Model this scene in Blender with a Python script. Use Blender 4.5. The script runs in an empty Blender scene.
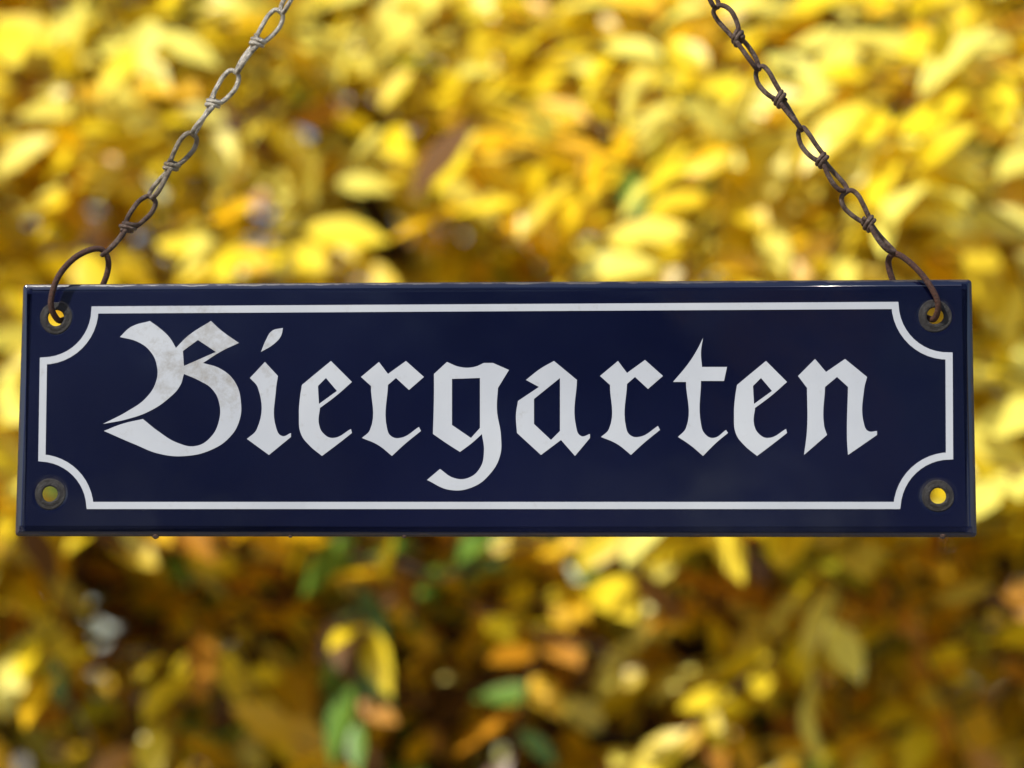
import bpy, math, random
import numpy as np
from mathutils import Vector, Matrix, noise
random.seed(7); rng=np.random.default_rng(7)
scene=bpy.context.scene
scene.view_settings.view_transform='Standard'
scene.view_settings.look='None'
scene.view_settings.exposure=0
col=scene.collection

# ------------------------------------------------------------ camera
PITCH=math.radians(7.5); CAM=Vector((0,-1.2,2.04)); FPX=85/36*1024
cd=bpy.data.cameras.new("camera"); cam=bpy.data.objects.new("camera",cd); col.objects.link(cam)
cam.location=CAM; cam.rotation_euler=(math.pi/2+PITCH,0,0)
cd.lens=85; cd.sensor_width=36; cd.clip_end=600; cd.clip_start=0.02
scene.camera=cam
D=1.21
cd.dof.use_dof=True; cd.dof.focus_distance=D; cd.dof.aperture_fstop=4.6

# ------------------------------------------------------------ sign plane
def ray(px,py):
    return Vector((0,math.cos(PITCH),math.sin(PITCH)))+Vector((1,0,0))*((px-512)/FPX)+Vector((0,-math.sin(PITCH),math.cos(PITCH)))*((384-py)/FPX)
P0=CAM+ray(496,409)*D
def axes(al,rho=0):
    u=Vector((math.cos(al),-math.sin(al),0)); v=Vector((0,0,1)); n=u.cross(v)
    u2=u*math.cos(rho)+v*math.sin(rho); v2=v*math.cos(rho)-u*math.sin(rho)
    return u2,v2,n
def unproj(px,py,al,rho=0):
    u,v,n=axes(al,rho); r=ray(px,py); t=(P0-CAM).dot(n)/r.dot(n); P=CAM+r*t-P0
    return P.dot(u),P.dot(v)
C4=[(22,284),(972,279),(15,536),(977,537)]
best=None
for k in range(-120,121):
    al=math.radians(k*0.1)
    tl,tr,bl,br=[unproj(*c,al) for c in C4]
    e=abs((tl[1]-bl[1])-(tr[1]-br[1]))
    if best is None or e<best[0]: best=(e,al)
AL=best[1]
tl,tr,bl,br=[unproj(*c,AL) for c in C4]
RHO=(math.atan2(tr[1]-tl[1],tr[0]-tl[0])+math.atan2(br[1]-bl[1],br[0]-bl[0]))/2
U,V,N=axes(AL,RHO)
def S(px,py): return unproj(px,py,AL,RHO)
tl,tr,bl,br=[S(*c) for c in C4]
print("alpha",math.degrees(AL),"rho",math.degrees(RHO),tl,tr,bl,br)
X0=(tl[0]+bl[0])/2; X1=(tr[0]+br[0])/2; Y1=(tl[1]+tr[1])/2; Y0=(bl[1]+br[1])/2
M=Matrix((( U.x,V.x,N.x,P0.x),(U.y,V.y,N.y,P0.y),(U.z,V.z,N.z,P0.z),(0,0,0,1)))
PX=D/FPX*1.0
# ------------------------------------------------------------ material helpers
def newmat(name):
    m=bpy.data.materials.new(name); m.use_nodes=True
    nt=m.node_tree; b=nt.nodes["Principled BSDF"]; return m,nt,b
def nd(nt,t,**kw):
    n=nt.nodes.new(t)
    for k,v in kw.items(): setattr(n,k,v)
    return n
def noise_n(nt,scale,detail=4,rough=0.55,coord='Object',vec=None):
    n=nd(nt,'ShaderNodeTexNoise'); n.inputs['Scale'].default_value=scale; n.inputs['Detail'].default_value=detail; n.inputs['Roughness'].default_value=rough
    if vec is None:
        tc=nd(nt,'ShaderNodeTexCoord'); vec=tc.outputs[coord]
    nt.links.new(vec,n.inputs['Vector']); return n
def ramp(nt,src,stops):
    r=nd(nt,'ShaderNodeValToRGB'); e=r.color_ramp.elements
    while len(e)<len(stops): e.new(0.5)
    for i,(p,c) in enumerate(stops):
        e[i].position=p; e[i].color=(c[0],c[1],c[2],1) if not isinstance(c,(int,float)) else (c,c,c,1)
    nt.links.new(src,r.inputs['Fac']); return r
def mix(nt,fac,a,b,mode='MIX'):
    m=nd(nt,'ShaderNodeMix',data_type='RGBA',blend_type=mode)
    for s,x in ((0,fac),(6,a),(7,b)):
        if hasattr(x,'links'): nt.links.new(x,m.inputs[s])
        elif isinstance(x,(int,float)): m.inputs[s].default_value=x
        else: m.inputs[s].default_value=(x[0],x[1],x[2],1)
    return m.outputs[2]
def math_n(nt,op,a,b=None,clamp=False):
    m=nd(nt,'ShaderNodeMath',operation=op,use_clamp=clamp)
    for i,x in enumerate((a,b)):
        if x is None: continue
        if hasattr(x,'links'): nt.links.new(x,m.inputs[i])
        else: m.inputs[i].default_value=x
    return m.outputs[0]
def bump(nt,b,h,strength,dist):
    n=nd(nt,'ShaderNodeBump'); n.inputs['Strength'].default_value=strength; n.inputs['Distance'].default_value=dist
    nt.links.new(h,n.inputs['Height']); nt.links.new(n.outputs[0],b.inputs['Normal'])
def ripple(nt):
    tc=nd(nt,'ShaderNodeTexCoord'); mp=nd(nt,'ShaderNodeMapping'); mp.inputs['Scale'].default_value=(4,12,1)
    nt.links.new(tc.outputs['Object'],mp.inputs['Vector'])
    a=noise_n(nt,1.0,1,0.4,vec=mp.outputs[0]); b_=noise_n(nt,14,2,0.45)
    return math_n(nt,'ADD',a.outputs['Fac'],b_.outputs['Fac'])

# enamel blue
mat_blue,nt,b=newmat("blue_enamel")
tc=nd(nt,'ShaderNodeTexCoord'); sep=nd(nt,'ShaderNodeSeparateXYZ'); nt.links.new(tc.outputs['Object'],sep.inputs[0])
cx=(X0+X1)/2; cy=(Y0+Y1)/2
dx=math_n(nt,'SUBTRACT',(X1-X0)/2,math_n(nt,'ABSOLUTE',math_n(nt,'SUBTRACT',sep.outputs[0],cx)))
dy=math_n(nt,'SUBTRACT',(Y1-Y0)/2,math_n(nt,'ABSOLUTE',math_n(nt,'SUBTRACT',sep.outputs[1],cy)))
ed=math_n(nt,'MINIMUM',dx,dy)
n1=noise_n(nt,60,5,0.65)
edn=math_n(nt,'ADD',ed,math_n(nt,'MULTIPLY',math_n(nt,'SUBTRACT',n1.outputs['Fac'],0.5),0.0040))
edge=nd(nt,'ShaderNodeMapRange'); edge.inputs[1].default_value=0.0005; edge.inputs[2].default_value=0.0014; edge.inputs[3].default_value=1; edge.inputs[4].default_value=0
nt.links.new(edn,edge.inputs[0])
n2=noise_n(nt,5,3,0.5); n3=noise_n(nt,420,3,0.6)
base=ramp(nt,n2.outputs['Fac'],[(0.3,(0.0030,0.0044,0.020)),(0.7,(0.0052,0.0074,0.033))])
rust=ramp(nt,n3.outputs['Fac'],[(0.35,(0.010,0.007,0.006)),(0.7,(0.045,0.022,0.014))])
dust=ramp(nt,n3.outputs['Fac'],[(0.70,0.0),(0.82,0.35)])
c=mix(nt,dust.outputs[0],base.outputs[0],(0.03,0.034,0.06))
c=mix(nt,edge.outputs[0],c,rust.outputs[0])
nt.links.new(c,b.inputs['Base Color'])
r=math_n(nt,'ADD',math_n(nt,'MULTIPLY',edge.outputs[0],0.45),math_n(nt,'MULTIPLY',n2.outputs['Fac'],0.24))
nt.links.new(r,b.inputs['Roughness'])
b.inputs['IOR'].default_value=1.66
bump(nt,b,ripple(nt),0.24,0.004)

# white enamel
mat_white,nt,b=newmat("white_enamel")
tc=nd(nt,'ShaderNodeTexCoord')
n1=noise_n(nt,110,7,0.75); n2=noise_n(nt,12,4,0.6)
bx,by=S(205,358)
dd=nd(nt,'ShaderNodeVectorMath',operation='DISTANCE'); nt.links.new(tc.outputs['Object'],dd.inputs[0]); dd.inputs[1].default_value=(bx,by,0)
near=nd(nt,'ShaderNodeMapRange'); near.inputs[1].default_value=0.006; near.inputs[2].default_value=0.045; near.inputs[3].default_value=0.22; near.inputs[4].default_value=0.0
nt.links.new(dd.outputs['Value'],near.inputs[0])
g=math_n(nt,'ADD',n1.outputs['Fac'],near.outputs[0])
gr=ramp(nt,g,[(0.58,0.0),(0.88,0.75)])
basec=ramp(nt,n2.outputs['Fac'],[(0.3,(0.44,0.46,0.51)),(0.7,(0.53,0.55,0.59))])
c=mix(nt,gr.outputs[0],basec.outputs[0],(0.25,0.22,0.18))
nt.links.new(c,b.inputs['Base Color']); b.inputs['Roughness'].default_value=0.2
bump(nt,b,ripple(nt),0.24,0.004)

def metal_mat(name,c_dark,c_rust,c_metal,metalness,lo=0.4,hi=0.62,spec=0.5):
    m,nt,b=newmat(name)
    a=noise_n(nt,180,6,0.7); d=noise_n(nt,900,4,0.7)
    r1=ramp(nt,d.outputs['Fac'],[(0.3,c_dark),(0.7,c_rust)])
    f=ramp(nt,a.outputs['Fac'],[(lo,0.0),(hi,1.0)])
    c=mix(nt,f.outputs[0],r1.outputs[0],c_metal); nt.links.new(c,b.inputs['Base Color'])
    nt.links.new(math_n(nt,'MULTIPLY',f.outputs[0],metalness),b.inputs['Metallic'])
    nt.links.new(math_n(nt,'SUBTRACT',0.70,math_n(nt,'MULTIPLY',f.outputs[0],0.38)),b.inputs['Roughness'])
    b.inputs['Specular IOR Level'].default_value=spec
    bump(nt,b,d.outputs['Fac'],0.9,0.0012)
    return m
mat_grey=metal_mat("sunlit_grey_wire",(0.05,0.038,0.026),(0.20,0.15,0.10),(0.52,0.47,0.39),0.75,0.36,0.55)  # grey metal, with sunlight on the upper left links put into its colour
mat_mid=metal_mat("mid_grey_wire",(0.026,0.017,0.012),(0.13,0.075,0.045),(0.32,0.27,0.20),0.7,0.38,0.60)  # step between the rusty links and the painted sunlit ones
mat_rust=metal_mat("rusty_wire",(0.016,0.008,0.006),(0.085,0.034,0.016),(0.18,0.13,0.10),0.7,0.46,0.66)
mat_ring=metal_mat("rusty_ring",(0.018,0.007,0.005),(0.10,0.030,0.011),(0.12,0.06,0.03),0.3,0.55,0.8)
mat_eye=metal_mat("tarnished_eyelet",(0.004,0.004,0.005),(0.018,0.012,0.010),(0.05,0.046,0.044),0.5,0.45,0.7,0.5)

# ------------------------------------------------------------ mesh helpers
def link(ob,parent=None):
    col.objects.link(ob)
    if parent: ob.parent=parent
    return ob
def curve_mesh(name,splines,mat,z=0,extrude=0.0001,bevel=0,zscale=1,parent=None,bres=5):
    cu=bpy.data.curves.new(name,'CURVE'); cu.dimensions='2D'; cu.fill_mode='BOTH'; cu.resolution_u=8
    cu.extrude=extrude; cu.bevel_depth=bevel; cu.bevel_resolution=bres; cu.offset=-bevel
    for pts in splines:
        sp=cu.splines.new('BEZIER'); sp.bezier_points.add(len(pts)-1); sp.use_cyclic_u=True
        for bp,p in zip(sp.bezier_points,pts):
            bp.co=(p[0],p[1],0); t='AUTO' if len(p)>2 and p[2] else 'VECTOR'
            bp.handle_left_type=t; bp.handle_right_type=t
    ob=bpy.data.objects.new(name+"_c",cu); col.objects.link(ob)
    dg=bpy.context.evaluated_depsgraph_get(); me=bpy.data.meshes.new_from_object(ob.evaluated_get(dg))
    bpy.data.objects.remove(ob); me.name=name
    me.transform(Matrix.Diagonal((1,1,zscale,1)))
    for p in me.polygons: p.use_smooth=abs(p.normal.z)<0.995
    me.materials.clear(); me.materials.append(mat)
    o=bpy.data.objects.new(name,me); o.location=(0,0,z)
    return link(o,parent)
def tube(path,rad,closed=True,sides=10,V_=None,F_=None):
    V_=[] if V_ is None else V_; F_=[] if F_ is None else F_
    n=len(path); path=[Vector(p) for p in path]; base=len(V_)
    rads=rad if isinstance(rad,(list,tuple)) else [rad]*n
    prev=None
    for i in range(n):
        if closed: t=path[(i+1)%n]-path[i-1]
        else: t=path[min(i+1,n-1)]-path[max(i-1,0)]
        t.normalize()
        if prev is None:
            a=Vector((0,0,1)) if abs(t.z)<0.9 else Vector((1,0,0)); x=(a-t*a.dot(t)).normalized()
        else: x=(prev-t*prev.dot(t)).normalized()
        prev=x; y=t.cross(x)
        for k in range(sides):
            an=2*math.pi*k/sides; V_.append(path[i]+(x*math.cos(an)+y*math.sin(an))*rads[i])
    off=0
    if closed:
        t0=(path[1]-path[-1]).normalized(); x=(prev-t0*prev.dot(t0)).normalized()
        x0=(V_[base]-path[0]).normalized(); y0=t0.cross(x0)
        an=math.atan2(x.dot(y0),x.dot(x0)); off=round(an/(2*math.pi)*sides)
    for i in range(n if closed else n-1):
        j=(i+1)%n; o=off if (closed and j==0) else 0
        for k in range(sides):
            k2=(k+1)%sides
            F_.append((base+i*sides+k,base+i*sides+k2,base+j*sides+(k2+o)%sides,base+j*sides+(k+o)%sides))
    if not closed:
        F_.append(tuple(base+k for k in range(sides))[::-1]); F_.append(tuple(base+(n-1)*sides+k for k in range(sides)))
    return V_,F_
def mesh_obj(name,V_,F_,mat,parent=None,smooth=True):
    me=bpy.data.meshes.new(name); me.from_pydata([tuple(v) for v in V_],[],F_); me.update()
    if smooth: me.polygons.foreach_set('use_smooth',[True]*len(me.polygons))
    me.materials.append(mat); o=bpy.data.objects.new(name,me); return link(o,parent)

# ------------------------------------------------------------ SIGN
sign=bpy.data.objects.new("hanging_sign",None); link(sign); sign.matrix_world=M; sign.empty_display_size=0.05
sign["label"]="dark blue enamel sign with white blackletter lettering hanging from chains"; sign["category"]="sign"
def rrect(x0,y0,x1,y1,r,n=6):
    pts=[]
    for cx_,cy_,a0 in ((x1-r,y1-r,0),(x0+r,y1-r,90),(x0+r,y0+r,180),(x1-r,y0+r,270)):
        for k in range(n+1):
            a=math.radians(a0+90*k/n); pts.append((cx_+r*math.cos(a),cy_+r*math.sin(a)))
    return pts
def circ(c,r,n=36): return [(c[0]+r*math.cos(-2*math.pi*k/n),c[1]+r*math.sin(-2*math.pi*k/n)) for k in range(n)]
HOLES=[(56,318),(50,494),(935,316),(938,496)]
hp=[S(*h) for h in HOLES]; HR=9.4*PX
plate=curve_mesh("plate",[rrect(X0,Y0,X1,Y1,4*PX)]+[circ(h,HR) for h in hp],mat_blue,z=-0.0018,extrude=0.0006,bevel=0.0052,zscale=0.31,parent=sign,bres=9)
plate["label"]="dark blue glossy enamel plate with worn edges"
rb=random.Random(3)
for px_,sz in ((155,2.3),(290,1.3),(404,1.6),(943,2.5)):
    Vr,Fr=[],[]; a0,b0=S(px_,536.3); sz*=PX
    for i in range(7):
        th=math.pi*i/6
        for k in range(10):
            ph=2*math.pi*k/10; q=sz*(1+rb.uniform(-.25,.25))
            Vr.append((q*1.4*math.sin(th)*math.cos(ph),q*math.cos(th),q*0.8*math.sin(th)*math.sin(ph)))
    for i in range(6):
        for k in range(10): Fr.append((i*10+k,(i+1)*10+k,(i+1)*10+(k+1)%10,i*10+(k+1)%10))
    o=mesh_obj("rust_blister",Vr,Fr,mat_rust,sign); o.location=(a0,b0,-0.0010)
prof=[(8.4,-3),(8.2,0.5),(8.7,2.4),(9.8,3.4),(11.2,3.2),(12.4,1.8),(13.4,0.9),(14.8,1.0),(15.8,1.2),(16.4,0.5),(16.7,-1)]
for i,h in enumerate(hp):
    k=1.0 if i in (0,2) else 0.95
    Vv,Ff=[],[]; n=48
    for a in range(n):
        an=2*math.pi*a/n; wob=1+0.02*math.sin(3*an+i)
        for (r_,z_) in prof: Vv.append((r_*PX*k*wob*math.cos(an),r_*PX*k*wob*math.sin(an),z_*PX*0.42))
    m_=len(prof)
    for a in range(n):
        for q in range(m_-1):
            a2=(a+1)%n; Ff.append((a*m_+q,a*m_+q+1,a2*m_+q+1,a2*m_+q))
    e=mesh_obj("eyelet",Vv,Ff,mat_eye,sign); e.location=(h[0],h[1],0)

# border
def arc(p0,p1,c,n=10):
    a0=math.atan2(p0[1]-c[1],p0[0]-c[0]); a1=math.atan2(p1[1]-c[1],p1[0]-c[0])
    d=(a1-a0+math.pi)%(2*math.pi)-math.pi; r0=math.dist(p0,c); r1=math.dist(p1,c)
    return [(c[0]+(r0+(r1-r0)*k/n)*math.cos(a0+d*k/n),c[1]+(r0+(r1-r0)*k/n)*math.sin(a0+d*k/n)) for k in range(n+1)]
path=[]
path+=arc((43.5,361),(95,310),(43,309),12)
path+=arc((895,305.5),(949,356),(948,304),12)
path+=arc((949.5,456),(897,505.5),(951,508),12)
path+=arc((90,505.5),(42,458),(40,509),12)
def offset(path,d):
    out=[]; n=len(path)
    for i in range(n):
        p=np.array(path[i]); a=np.array(path[i-1]); b_=np.array(path[(i+1)%n])
        t1=(p-a)/np.linalg.norm(p-a); t2=(b_-p)/np.linalg.norm(b_-p)
        n1=np.array([-t1[1],t1[0]]); n2=np.array([-t2[1],t2[0]]); m=n1+n2; m/=np.linalg.norm(m)
        out.append(tuple(p+m*d/max(0.45,m.dot(n1))))
    return out
bo=[S(*p) for p in offset(path,3.6)]; bi=[S(*p) for p in offset(path,-3.6)]
curve_mesh("border_line",[bo,bi],mat_white,z=0.00012,extrude=0.00010,parent=sign)

# lettering
def sh(L,dx,dy=0): return [[(p[0]+dx,p[1]+dy)+tuple(p[2:]) for p in s] for s in L]
L_B=[[(120,337),(131,327,1),(150,321),(162,330,1),(170,338,1),(176,348),(188,336,1),(211,321),(222,331,1),(239,343),(222,351,1),(203,363),
      (221,369,1),(235,382,1),(241,402,1),(239,422,1),(229,438,1),(211,450,1),(186,456,1),(160,454,1),(134,444,1),(104,431),(122,424,1),(143,419),
      (158,431,1),(178,443,1),(196,446,1),(210,438,1),(219,421,1),(219,402,1),(212,389,1),(200,381,1),(184,374),
      (180,386,1),(168,399,1),(150,411,1),(128,419,1),(103,424),(128,411,1),(146,398,1),(156,382,1),(157,366,1),(150,351,1),(138,342,1)],
     [(183,351),(198,340),(216,352),(200,359,1),(184,366)]]
L_i=[[(250,378),(265,362),(278,376),(276,390,1),(276,427,1),(282,436,1),(291,433),(291,437),(269,455),(247,439),(257,429,1),(258,388,1)],
     [(261,352),(266,340,1),(272,331,1),(283,328),(281,336,1),(274,344,1)]]
L_e=[[(302,385),(314,375,1),(331,361),(352,382),(336,396,1),(320,408),(319,424,1),(324,434,1),(333,438,1),(351,429),(352,433),(338,444,1),(322,456),(309,445,1),(301,434,1),(299,415,1),(300,398,1)],
     [(318,386),(326,378),(337,391),(319,404)]]
L_r=[[(361,377),(379,362),(388,374),(406,361),(424,377),(409,390),(396,378),(388,385),(387,428,1),(391,436,1),(400,438,1),(419,427),(421,431),(405,444,1),(392,456),(378,445,1),(362,438),(370,430,1),(371,386)]]
L_g=[[(434,374),(447,362),(460,367,1),(474,367,1),(484,363),(493,363),(509,370),(498,388),(497,410,1),(501,436,1),(500,456,1),(490,474,1),(473,487,1),(450,490,1),(427,480),(440,469),
      (454,478,1),(468,478,1),(480,468,1),(484,452,1),(482,434),(472,443,1),(460,452),(446,443,1),(433,434),(434,395,1)],
     [(452,379),(480,378),(480,428),(471,438),(452,425)]]
L_a=[[(518,401),(539,387),(526,380),(540,369,1),(554,361),(577,380),(576,426,1),(581,436,1),(590,434),(590,438),(575,456),(561,440),(541,455),(517,433),(516,415,1)],
     [(534,399),(560,378),(560,431),(551,440),(534,424)]]
L_t=[[(703,338),(701,352,1),(702,367),(727,367),(724,381),(701,381),(701,424,1),(705,434,1),(713,438,1),(726,430),(728,433),(716,443,1),(703,456),(690,445,1),(678,437),(686,428,1),(686,382),(673,382),(688,364,1),(697,350,1)]]
L_n=[[(798,376),(815,359),(826,372),(845,359),(867,377),(864,390,1),(864,424,1),(868,431,1),(877,431),(877,435),(848,455),(847,440,1),(848,387),(837,377),(825,387),(824,425,1),(827,435),(804,455),(807,430,1),(807,388)]]
allL=L_B+L_i+L_e+L_r+L_g+L_a+sh(L_r,239,-1)+L_t+sh(L_e,435,0)+L_n
spl=[[S(p[0],p[1])+tuple(p[2:]) for p in s] for s in allL]
lt=curve_mesh("lettering",spl,mat_white,z=0.00012,extrude=0.00010,parent=sign)
lt["label"]="white blackletter word Biergarten, grimy on the capital"

# ------------------------------------------------------------ CHAINS
def catmull(P,per=8):
    P=[Vector(p) for p in P]; n=len(P); out=[]
    for i in range(n):
        a,b_,c_,d_=P[i-1],P[i],P[(i+1)%n],P[(i+2)%n]
        for k in range(per):
            t=k/per
            out.append(0.5*((2*b_)+(c_-a)*t+(2*a-5*b_+4*c_-d_)*t*t+(3*b_-a-3*c_+d_)*t**3))
    return out
WR=2.5
def link_mesh(seed,mat):
    rr=random.Random(seed); V_,F_=[],[]
    L=37.5+1.9; w=rr.uniform(8.0,10.2)
    def loop(sgn,plane,w,L):
        pts=[]; sk=rr.uniform(-2,2); ph=rr.uniform(0,6)
        for k in range(40):
            a=2*math.pi*k/40; s=math.sin(a); cc=math.cos(a)
            z=L/2+L/2*math.copysign(abs(cc)**0.85,cc); x=w*math.copysign(abs(s)**0.6,s)*(0.60+0.40*min(1,z/L*1.5))
            x+=sk*math.sin(math.pi*z/L)+0.6*math.sin(2*a+ph); o_=1.2*math.sin(a*2+ph)
            pts.append((x*PX,o_*PX,z*sgn*PX) if plane==0 else (o_*PX,x*PX,z*sgn*PX))
        tube(pts,WR*PX,True,10,V_,F_)
    loop(1,0,w,L-WR*0.3); loop(-1,1,w*0.95,L-WR*0.3)
    pts=[]; T=2.4; tl_=rr.uniform(0.8,3.0); ph=rr.uniform(0,6)
    for k in range(int(T*16)+1):
        a=2*math.pi*k/16+ph; f=k/(T*16)
        rx=6.7-1.6*abs(f-.5)*2; pts.append((rx*math.cos(a)*PX,rx*0.85*math.sin(a)*PX,(-5.0+10*f+tl_*math.cos(a))*PX))
    pts.append((pts[-1][0]*1.35,pts[-1][1]*1.35,pts[-1][2]+2*PX))
    tube(pts,WR*0.9*PX,False,10,V_,F_)
    me=bpy.data.meshes.new("link"); me.from_pydata([tuple(v) for v in V_],[],F_); me.update()
    me.polygons.foreach_set('use_smooth',[True]*len(me.polygons)); me.materials.append(mat); return me
def P3(px,py,dep=0):
    a,b_=S(px,py); return Vector((a,b_,-dep*PX))
def chain(ringpts,knots,mats,label,rolls,seed):
    root=bpy.data.objects.new("chain",None); link(root); root.matrix_world=M; root.empty_display_size=0.02
    root["label"]=label; root["category"]="chain"; root["group"]="chains holding up the sign"
    V_,F_=tube(catmull([P3(*p) for p in ringpts]),3.1*PX,True,12)
    r=mesh_obj("ring",V_,F_,mat_ring,root); r["label"]="rusty open ring through the sign's hole"
    for i,k in enumerate(knots):
        p=P3(*k); nx=P3(*knots[i+1]) if i+1<len(knots) else p+(p-P3(*knots[i-1]))
        pv=P3(*knots[i-1]) if i>0 else P3(*ringpts[4])
        d=(nx-pv).normalized()
        x=Vector((-d.y,d.x,0)).normalized(); x=-x if x.x<0 else x; y=d.cross(x)
        R=Matrix(((x.x,y.x,d.x),(x.y,y.y,d.y),(x.z,y.z,d.z))).to_4x4()
        me=link_mesh(seed+i,mats[min(i,len(mats)-1)])
        o=bpy.data.objects.new("link",me); link(o,root)
        o.matrix_local=Matrix.Translation(p)@R@Matrix.Rotation(math.radians(rolls[i%len(rolls)]),4,'Z')
    return root
def ext(kn,n,dx,dy):
    kn=list(kn)
    for _ in range(n): kn.append((kn[-1][0]+dx,kn[-1][1]+dy))
    return kn
chain([(57,319,0),(53,304,-9),(61,278,-10),(79,257,-6),(100,249,0),(107,262,7),(99,286,10),(78,308,12),(63,318,8)],
      ext([(128,227),(172,166),(214,103),(258,42),(302,-19)],4,40,-63),[mat_rust,mat_mid,mat_grey,mat_grey],
      "rusty knotted wire chain, paler toward the top",[20,35,15,28,40],10)
chain([(935,318,0),(937,305,-9),(928,286,-10),(912,266,-6),(896,254,0),(889,261,7),(897,286,10),(914,307,12),(929,317,8)],
      ext([(869,223),(822,160),(780,99),(738,38),(697,-24)],4,-41,-62),[mat_rust],
      "dark brown rusty knotted wire chain",[-25,-40,-20,-35,-28],30)

# ------------------------------------------------------------ FOLIAGE
def leaf_mat(name,trans=0.5,gloss=0.4):
    m=bpy.data.materials.new(name); m.use_nodes=True; nt=m.node_tree; nt.nodes.remove(nt.nodes["Principled BSDF"])
    at=nd(nt,'ShaderNodeAttribute'); at.attribute_name="leafcol"
    df=nd(nt,'ShaderNodeBsdfDiffuse'); nt.links.new(at.outputs['Color'],df.inputs[0])
    gl=nd(nt,'ShaderNodeBsdfGlossy'); gl.inputs['Roughness'].default_value=gloss; gl.inputs[0].default_value=(1,1,1,1)
    tr=nd(nt,'ShaderNodeBsdfTranslucent'); nt.links.new(at.outputs['Color'],tr.inputs[0])
    mx=nd(nt,'ShaderNodeMixShader'); mx.inputs[0].default_value=trans
    nt.links.new(df.outputs[0],mx.inputs[1]); nt.links.new(tr.outputs[0],mx.inputs[2])
    m2=nd(nt,'ShaderNodeMixShader'); m2.inputs[0].default_value=0.04
    nt.links.new(mx.outputs[0],m2.inputs[1]); nt.links.new(gl.outputs[0],m2.inputs[2])
    nt.links.new(m2.outputs[0],nt.nodes['Material Output'].inputs[0]); return m
mat_leaf=leaf_mat("autumn_leaf",0.25)
mat_bark,nt,b=newmat("bark")
n=noise_n(nt,14,6,0.7); r=ramp(nt,n.outputs['Fac'],[(0.3,(0.030,0.017,0.010)),(0.7,(0.10,0.060,0.036))]); nt.links.new(r.outputs[0],b.inputs['Base Color'])
b.inputs['Roughness'].default_value=0.9; bump(nt,b,n.outputs['Fac'],0.8,0.01)

ST=np.array([0.0,0.22,0.48,0.74,1.0]); WD=np.array([0.0,0.72,1.0,0.68,0.0])
def build_leaves(name,pos,dirs,nrm,length,width,cols,mat,parent):
    n=len(pos); dirs=dirs/np.linalg.norm(dirs,axis=1,keepdims=True)
    side=np.cross(dirs,nrm); side/=np.linalg.norm(side,axis=1,keepdims=True)+1e-9
    up=np.cross(side,dirs)
    fold=rng.uniform(0.02,0.40,n); curl=rng.uniform(-0.05,0.35,n)
    verts=[]
    for s,w in zip(ST,WD):
        cpt=pos+dirs*(length*s)[:,None]-up*(length*curl*s*s)[:,None]
        if w==0: verts.append(cpt)
        else:
            h=up*(width*0.5*w*fold)[:,None]; sd=side*(width*0.5*w)[:,None]
            verts+= [cpt-sd+h,cpt,cpt+sd+h]
    Vt=np.stack(verts,1); nv=Vt.shape[1]
    tri=[(0,2,1),(0,3,2),(7,8,10),(8,9,10)]; quad=[(1,2,5,4),(2,3,6,5),(4,5,8,7),(5,6,9,8)]
    base=(np.arange(n)*nv)[:,None]
    loops=np.concatenate([np.array(tri).ravel(),np.array(quad).ravel()])[None,:]+base
    lt_=np.tile(np.array([3]*4+[4]*4),n)
    me=bpy.data.meshes.new(name); me.vertices.add(n*nv); me.vertices.foreach_set('co',Vt.reshape(-1).astype(np.float32))
    me.loops.add(loops.size); me.loops.foreach_set('vertex_index',loops.ravel().astype(np.int32))
    me.polygons.add(len(lt_)); me.polygons.foreach_set('loop_start',(np.cumsum(lt_)-lt_).astype(np.int32)); me.polygons.foreach_set('loop_total',lt_.astype(np.int32))
    me.update(); me.polygons.foreach_set('use_smooth',np.ones(len(lt_),dtype=bool))
    at=me.attributes.new("leafcol",'FLOAT_COLOR','POINT'); cc=np.ones((n,nv,4),dtype=np.float32); cc[:,:,:3]=cols[:,None,:]; at.data.foreach_set('color',cc.ravel())
    me.materials.append(mat); o=bpy.data.objects.new(name,me); return link(o,parent)

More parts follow.
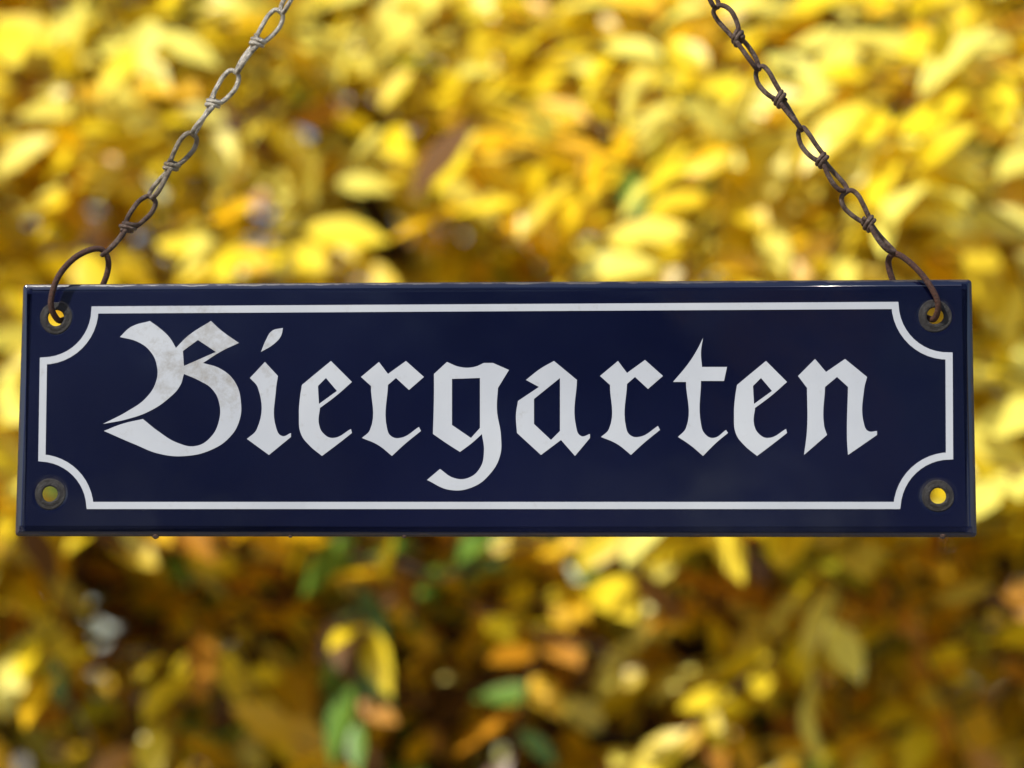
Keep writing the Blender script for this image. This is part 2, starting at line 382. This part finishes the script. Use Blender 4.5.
YEL=np.array([0.97,0.73,0.018]); LEM=np.array([0.98,0.86,0.15]); GOL=np.array([0.95,0.56,0.008]); ORA=np.array([0.60,0.26,0.012]); BRO=np.array([0.17,0.078,0.018]); GRE=np.array([0.14,0.27,0.03]); OLI=np.array([0.42,0.40,0.02])
DGR=np.array([0.035,0.060,0.016])
PAL=np.array([YEL,LEM,GOL,ORA,BRO,GRE,OLI,DGR])
def tree(name,label,base,limb_tips,accept,bounds,ntw,leaf_len,weights,trunk_r,seed,leaves_per=8,trunk_top=None,keep=None):
    rr=random.Random(seed)
    root=bpy.data.objects.new(name,None); link(root); root.location=base; root["label"]=label; root["category"]="tree"
    bvec=Vector(base)
    V_,F_=[],[]
    fork=Vector(trunk_top)
    pts=[bvec.lerp(fork,t)+Vector((0.04*math.sin(5*t),0.03*math.cos(4*t),0)) -bvec for t in np.linspace(0,1,10)]
    tube(pts,[trunk_r*(1.35 if i==0 else 1-0.35*i/9) for i in range(10)],False,14,V_,F_)
    limbs=[]
    for tip in limb_tips:
        tip=Vector(tip); mid=fork.lerp(tip,0.5)+Vector((rr.uniform(-.15,.15),rr.uniform(-.1,.1),rr.uniform(0,.2)))
        pl=[]
        for k in range(12):
            t=k/11; pl.append((fork*(1-t)**2+mid*2*t*(1-t)+tip*t*t)+Vector((rr.uniform(-.012,.012),rr.uniform(-.012,.012),0)))
        limbs.append(pl); tube([p-bvec for p in pl],[trunk_r*(0.5*(1-k/11)+0.05) for k in range(12)],False,9,V_,F_)
    allp=np.array([tuple(p) for pl in limbs for p in pl[3:]])
    P,Dr,Nm,Ln,Wd,Cl=[],[],[],[],[],[]
    cnt=0; tries=0; sc=leaf_len/0.098
    while cnt<ntw and tries<ntw*30:
        tries+=1
        p=Vector([rr.uniform(*bounds[i]) for i in range(3)])
        if not accept(p,rr): continue
        cnt+=1
        d=Vector((rr.gauss(0,1),rr.gauss(-0.10,0.5),rr.gauss(0.0,0.45))).normalized(); ln=rr.uniform(0.16,0.34)*max(1,sc*0.8)
        q=p+d*ln
        k=np.argmin(((allp-np.array(p))**2).sum(1)); a=Vector(allp[k])
        if cnt%4==0:
            m=a.lerp(p,0.55)+Vector((0,0,0.05)); tube([a-bvec,m-bvec,p-bvec,q-bvec],[0.007,0.005,0.003,0.0012],False,4,V_,F_)
        else: tube([p-bvec,q-bvec],[0.003,0.0012],False,3,V_,F_)
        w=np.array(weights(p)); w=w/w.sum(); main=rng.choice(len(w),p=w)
        for j in range(leaves_per):
            t=j/(leaves_per-1); lp=p.lerp(q,t); sgn=1 if j%2 else -1
            sd=d.cross(Vector((0,0,1))).normalized()
            ld=(d*0.7+sd*sgn*0.8*(1-0.6*t)+Vector((rr.gauss(0,.25),rr.gauss(0,.25),rr.gauss(-0.3,.35)))).normalized()
            nn=Vector((rr.gauss(-0.42,.38),rr.gauss(-0.85,.42),0.9)).normalized()
            L=leaf_len*rr.uniform(0.65,1.25)
            if keep and not keep(lp): continue
            if keep and lp.z<2.24: L*=0.9
            P.append(lp-bvec); Dr.append(ld); Nm.append(nn); Ln.append(L); Wd.append(L*rr.uniform(0.38,0.56))
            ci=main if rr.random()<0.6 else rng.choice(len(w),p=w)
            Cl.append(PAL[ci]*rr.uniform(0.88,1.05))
    mesh_obj("trunk",V_,F_,mat_bark,root)
    arr=lambda x:np.array([tuple(v) for v in x],dtype=float)
    build_leaves("crown",arr(P),arr(Dr),arr(Nm),np.array(Ln),np.array(Wd),np.clip(np.array(Cl),0,0.98),mat_leaf,root)
    print(name,"leaves",len(P))
    return root

def nz(p,s,o=0): return noise.noise(Vector((p[0]*s+o,p[1]*s+o*1.3,p[2]*s-o)))
def acc1(p,rr):
    front=1.26+0.60*max(0,p.z-2.2)+0.28*nz(p,1.4,3)+1.5*max(0,min(0.3,2.28-p.z))
    if p.y<front or p.y>front+1.0: return False
    top=3.4+0.25*nz(p,1.1,9)-0.10*(p.x/1.5)**2
    if p.z>top: return False
    dens=0.85+1.5*nz(p,2.9,5)
    if p.z<2.22 and abs(p.x-0.10-0.35*(p.z-2.0))<0.14: dens-=0.7      # hollow where the forking limbs show
    return rr.random()<dens
def keep1(q): return not (q.z<2.24 and q.y<1.52+0.15*nz(q,2,8))
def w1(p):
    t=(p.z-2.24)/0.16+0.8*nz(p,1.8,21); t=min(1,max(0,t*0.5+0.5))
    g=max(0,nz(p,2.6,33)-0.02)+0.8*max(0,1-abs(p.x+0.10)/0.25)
    l=max(0,2.5*nz(p,2.0,71)+0.5)  # lemon clumps put sunlit highlights into the leaf colour
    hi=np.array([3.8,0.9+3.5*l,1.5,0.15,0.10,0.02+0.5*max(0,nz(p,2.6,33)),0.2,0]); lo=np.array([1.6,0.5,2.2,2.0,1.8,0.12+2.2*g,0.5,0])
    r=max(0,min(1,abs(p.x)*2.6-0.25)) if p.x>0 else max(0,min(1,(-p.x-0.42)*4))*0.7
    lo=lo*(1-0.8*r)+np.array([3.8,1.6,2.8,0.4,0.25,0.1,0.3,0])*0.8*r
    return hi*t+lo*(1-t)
tips=[(-2.0,2.3,2.6),(-1.4,2.2,2.9),(-0.9,2.1,2.3),(-0.3,2.3,3.0),(0.4,2.2,2.9),(0.9,2.1,2.5),(1.5,2.2,2.9),(2.0,2.3,2.5),(-1.4,2.6,1.8),(1.2,2.5,1.9),(0.1,2.7,2.8),(-0.5,2.8,2.5),(0.55,2.4,2.4)]
tree("yellow_tree","low spreading tree with glowing yellow autumn leaves",(0.02,2.65,0),tips,acc1,[(-1.9,1.9),(0.9,3.6),(1.45,3.55)],3150,0.090,w1,0.105,4,8,(0.10,2.4,2.02),keep1)
def acc2(p,rr):
    if p.z>4.6-0.3*abs(p.x/2)**1.5+0.5*nz(p,0.8,2): return False
    dens=0.9+1.0*nz(p,2.2,15)
    if p.z>3.4: dens-=0.25
    return rr.random()<dens
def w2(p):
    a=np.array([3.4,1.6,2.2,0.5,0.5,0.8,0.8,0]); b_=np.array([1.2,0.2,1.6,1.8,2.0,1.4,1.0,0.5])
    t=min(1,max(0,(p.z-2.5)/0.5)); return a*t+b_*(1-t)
tips2=[(-3,6,3.6),(-1.8,5.6,2.6),(-1,6.2,4.1),(0,5.7,3.4),(0.9,6,4.2),(2,5.8,3.4),(3,6.2,2.7),(1.2,5.6,2.3),(-2.6,6,2)]
tree("green_brown_tree","broad tree with turning green and brown leaves",(-0.6,6.2,0),tips2,acc2,[(-2.6,2.6),(5.0,6.2),(1.6,4.6)],1500,0.145,w2,0.14,8,8,(-0.3,6.1,1.8))
def acc3(p,rr):
    c=((p.x+1.2)/4.6)**2+((p.y+10)/2.0)**2+((p.z-4.1)/2.9)**2
    return c<1+0.7*nz(p,0.7,4) and rr.random()<0.6+1.5*nz(p,0.8,6)
tree("reflection_tree","added unseen dark green tree for the enamel to reflect",(-1.2,-10,0),[(-4,-10,4),(-2,-9.5,6),(0,-10,6.5),(2,-10,4.5),(-1,-9,4)],acc3,[(-6,4),(-12,-8),(1,7.4)],450,0.42,lambda p:np.array([0.1,0,0.2,0,0.3,1,0.4,6]),0.2,12,8,(-1.2,-10,2.4))  # tree added out of view to darken and mottle the enamel's reflection

# ------------------------------------------------------------ GROUND
mg,nt,b=newmat("leafy_gravel")
n2=noise_n(nt,60,5,0.7)
c1=ramp(nt,n2.outputs['Fac'],[(0.35,(0.14,0.13,0.10)),(0.65,(0.36,0.33,0.27))])
vor=nd(nt,'ShaderNodeTexVoronoi'); vor.inputs['Scale'].default_value=9; tc=nd(nt,'ShaderNodeTexCoord'); nt.links.new(tc.outputs['Object'],vor.inputs['Vector'])
lv=ramp(nt,vor.outputs['Distance'],[(0.25,1.0),(0.32,0.0)])
c=mix(nt,lv.outputs[0],c1.outputs[0],(0.50,0.30,0.04))
nt.links.new(c,b.inputs['Base Color']); b.inputs['Roughness'].default_value=0.95; bump(nt,b,n2.outputs['Fac'],0.6,0.02)
s=300
g=mesh_obj("ground",[(-s,-s,0),(s,-s,0),(s,s,0),(-s,s,0)],[(0,1,2,3)],mg,None,False); g["kind"]="structure"; g["label"]="pale gravel ground scattered with fallen yellow leaves"

# ------------------------------------------------------------ LIGHT
sd=Vector((-0.40,-0.43,0.68)).normalized()
el=math.asin(sd.z); az=math.atan2(sd.x,sd.y)
w=bpy.data.worlds.new("World"); scene.world=w; w.use_nodes=True; nt=w.node_tree
bg=nt.nodes["Background"]; sk=nt.nodes.new('ShaderNodeTexSky'); sk.sky_type='NISHITA'; sk.sun_disc=False
sk.sun_elevation=el; sk.sun_rotation=az; nt.links.new(sk.outputs[0],bg.inputs[0]); bg.inputs[1].default_value=0.15
ld=bpy.data.lights.new("sun",'SUN'); ld.energy=5; ld.angle=math.radians(0.5); ld.color=(1,0.96,0.87)
lo=bpy.data.objects.new("sun",ld); link(lo); lo.rotation_euler=sd.to_track_quat('Z','Y').to_euler(); lo.location=(-5,-2,8)
